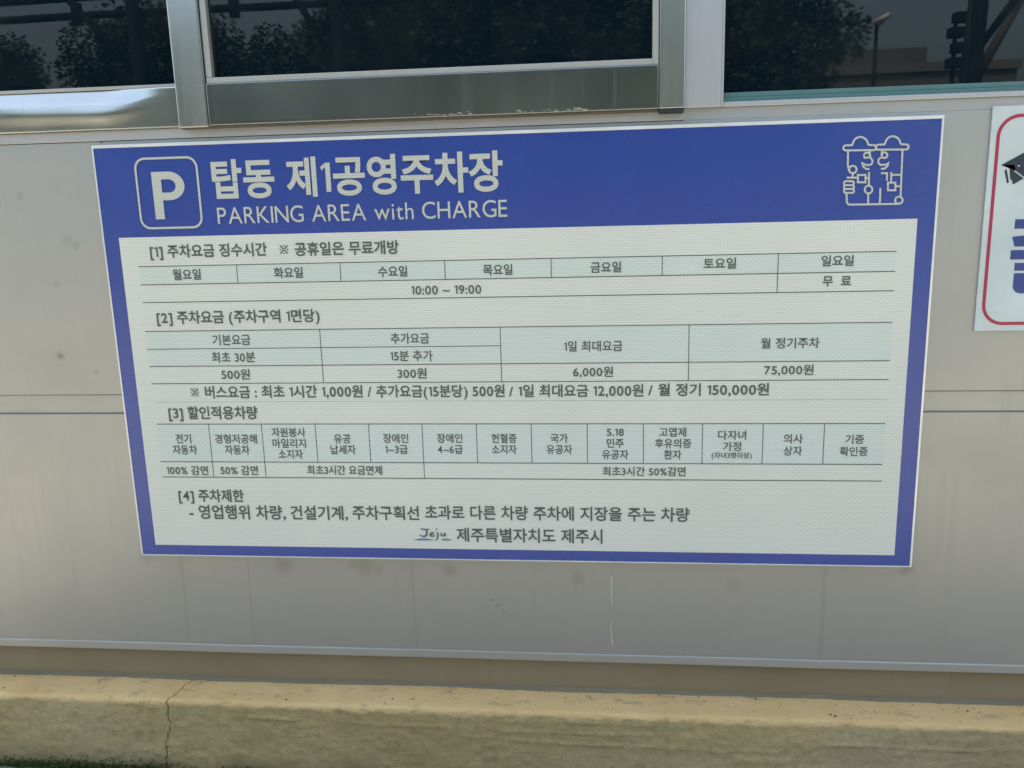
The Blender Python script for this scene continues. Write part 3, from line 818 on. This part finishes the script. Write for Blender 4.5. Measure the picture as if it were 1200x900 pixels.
# steel pipe frame across the lot
fr = thing('pipe_frame', (0, -5.04, 0), 'dark steel pipe frame with posts, rails and diagonal braces across the lot', 'frame')
for x in (-5.2, -2.54, -.89, 3.82):
    bm = bmesh.new(); tube(bm, (x, -5.04, 0), (x, -5.04, 3.3), .05, .05, 10); fin(bm, 'post', M_PIPE, fr, smooth=True)
for z_, r_ in ((2.88, .03), (3.02, .035)):
    bm = bmesh.new(); tube(bm, (-5.6, -5.10, z_), (-.3, -5.10, z_), r_, r_, 8); fin(bm, 'rail', M_PIPE, fr, smooth=True)
for a, b in (((-3.2, 3.15), (-2.56, 2.42)), ((-1.32, 3.15), (-.92, 2.4)), ((4.15, 2.8), (3.84, 2.35))):
    bm = bmesh.new(); tube(bm, (a[0], -5.04, a[1]), (b[0], -5.04, b[1]), .028, .028, 8); fin(bm, 'brace', M_PIPE, fr, smooth=True)
for x in (-3.0, -2.2, -1.7):
    bm = bmesh.new(); tube(bm, (x, -5.04, 2.80), (x, -5.04, 2.96), .045, .045, 8); fin(bm, 'clamp', M_PIPE, fr, smooth=True)

# low building at the right of the reflection
bld = thing('low_building', (11.5, -30, 0), 'long low ochre building with flat roof beyond the lot at the right', 'building')
bm = bmesh.new(); wbox(bm, 6.6, 13.9, -34, -28, 0, 5.0); wbox(bm, 6.6, 11.2, -33.9, -28.1, 5.0, 5.6); wbox(bm, 4.2, 6.55, -33.5, -27.8, 0, 9.0); wbox(bm, 13.95, 19.0, -33.8, -28.2, 0, 4.3)
fin(bm, 'wall', M_RENDER, bld)
bm = bmesh.new(); wbox(bm, 6.5, 14.0, -34.1, -27.9, 4.85, 4.97 + .15); fin(bm, 'parapet', simple('stained_parapet', (.12, .115, .10), .9), bld)
for i in range(5):
    for z_ in (1.0, 3.2):
        bm = bmesh.new(); x = 7.3 + i * 1.35; wbox(bm, x, x + .8, -28.0, -27.96, z_, z_ + 1.2); fin(bm, 'window', M_WIN, bld)
bm = bmesh.new(); wbox(bm, 15.6, 16.6, -28.2, -28.15, 0, 2.1); fin(bm, 'door', M_WIN, bld)

mast = thing('floodlight_mast', (9.8, -22, 0), 'slim dark mast carrying stacked floodlights in front of the low building', 'mast')
bm = bmesh.new(); tube(bm, (9.8, -22, 0), (9.8, -22, 5.4), .07, .05); fin(bm, 'pole', M_PIPE, mast, smooth=True)
for i in range(4):
    bm = bmesh.new(); z_ = 4.2 + i * .36; wbox(bm, 9.62 + .1 * (i % 2), 9.98 + .1 * (i % 2), -22.1, -21.75, z_, z_ + .24); fin(bm, 'floodlight', M_PIPE, mast, bevel=.02)

cm = thing('camera_pole', (5.66, -14, 0), 'thin pole with a small white surveillance camera at its top', 'camera pole')
bm = bmesh.new(); tube(bm, (5.66, -14, 0), (5.66, -14, 4.0), .035, .03); fin(bm, 'pole', M_PIPE, cm, smooth=True)
M_CAM = simple('white_camera_shell', (.55, .55, .53), .4)
bm = bmesh.new(); tube(bm, (5.60, -13.95, 4.02), (5.80, -13.8, 4.12), .05, .045, 12); fin(bm, 'camera_body', M_CAM, cm, smooth=True)
bm = bmesh.new(); tube(bm, (5.66, -14, 3.95), (5.74, -13.9, 4.04), .02, .02, 6); fin(bm, 'bracket', M_CAM, cm)

# trunk of a big leaning street tree, reflected at the right
t = thing('tree', (6.3, -11, 0), 'leaning dark trunk with a side limb reflected in the right window', 'tree')
bm = bmesh.new(); tube(bm, (6.15, -11, 0), (6.05, -11, 2.6), .17, .15); tube(bm, (6.05, -11, 2.6), (6.15, -11, 5), .15, .12); tube(bm, (6.1, -11, 2.7), (6.9, -11, 4.3), .07, .05)
fin(bm, 'trunk', M_BARK, t, smooth=True)
o = bpy.data.objects.new('crown', crowns[0][0]); COL.objects.link(o); o.parent = t; o.location = (0, 0, 3.2)
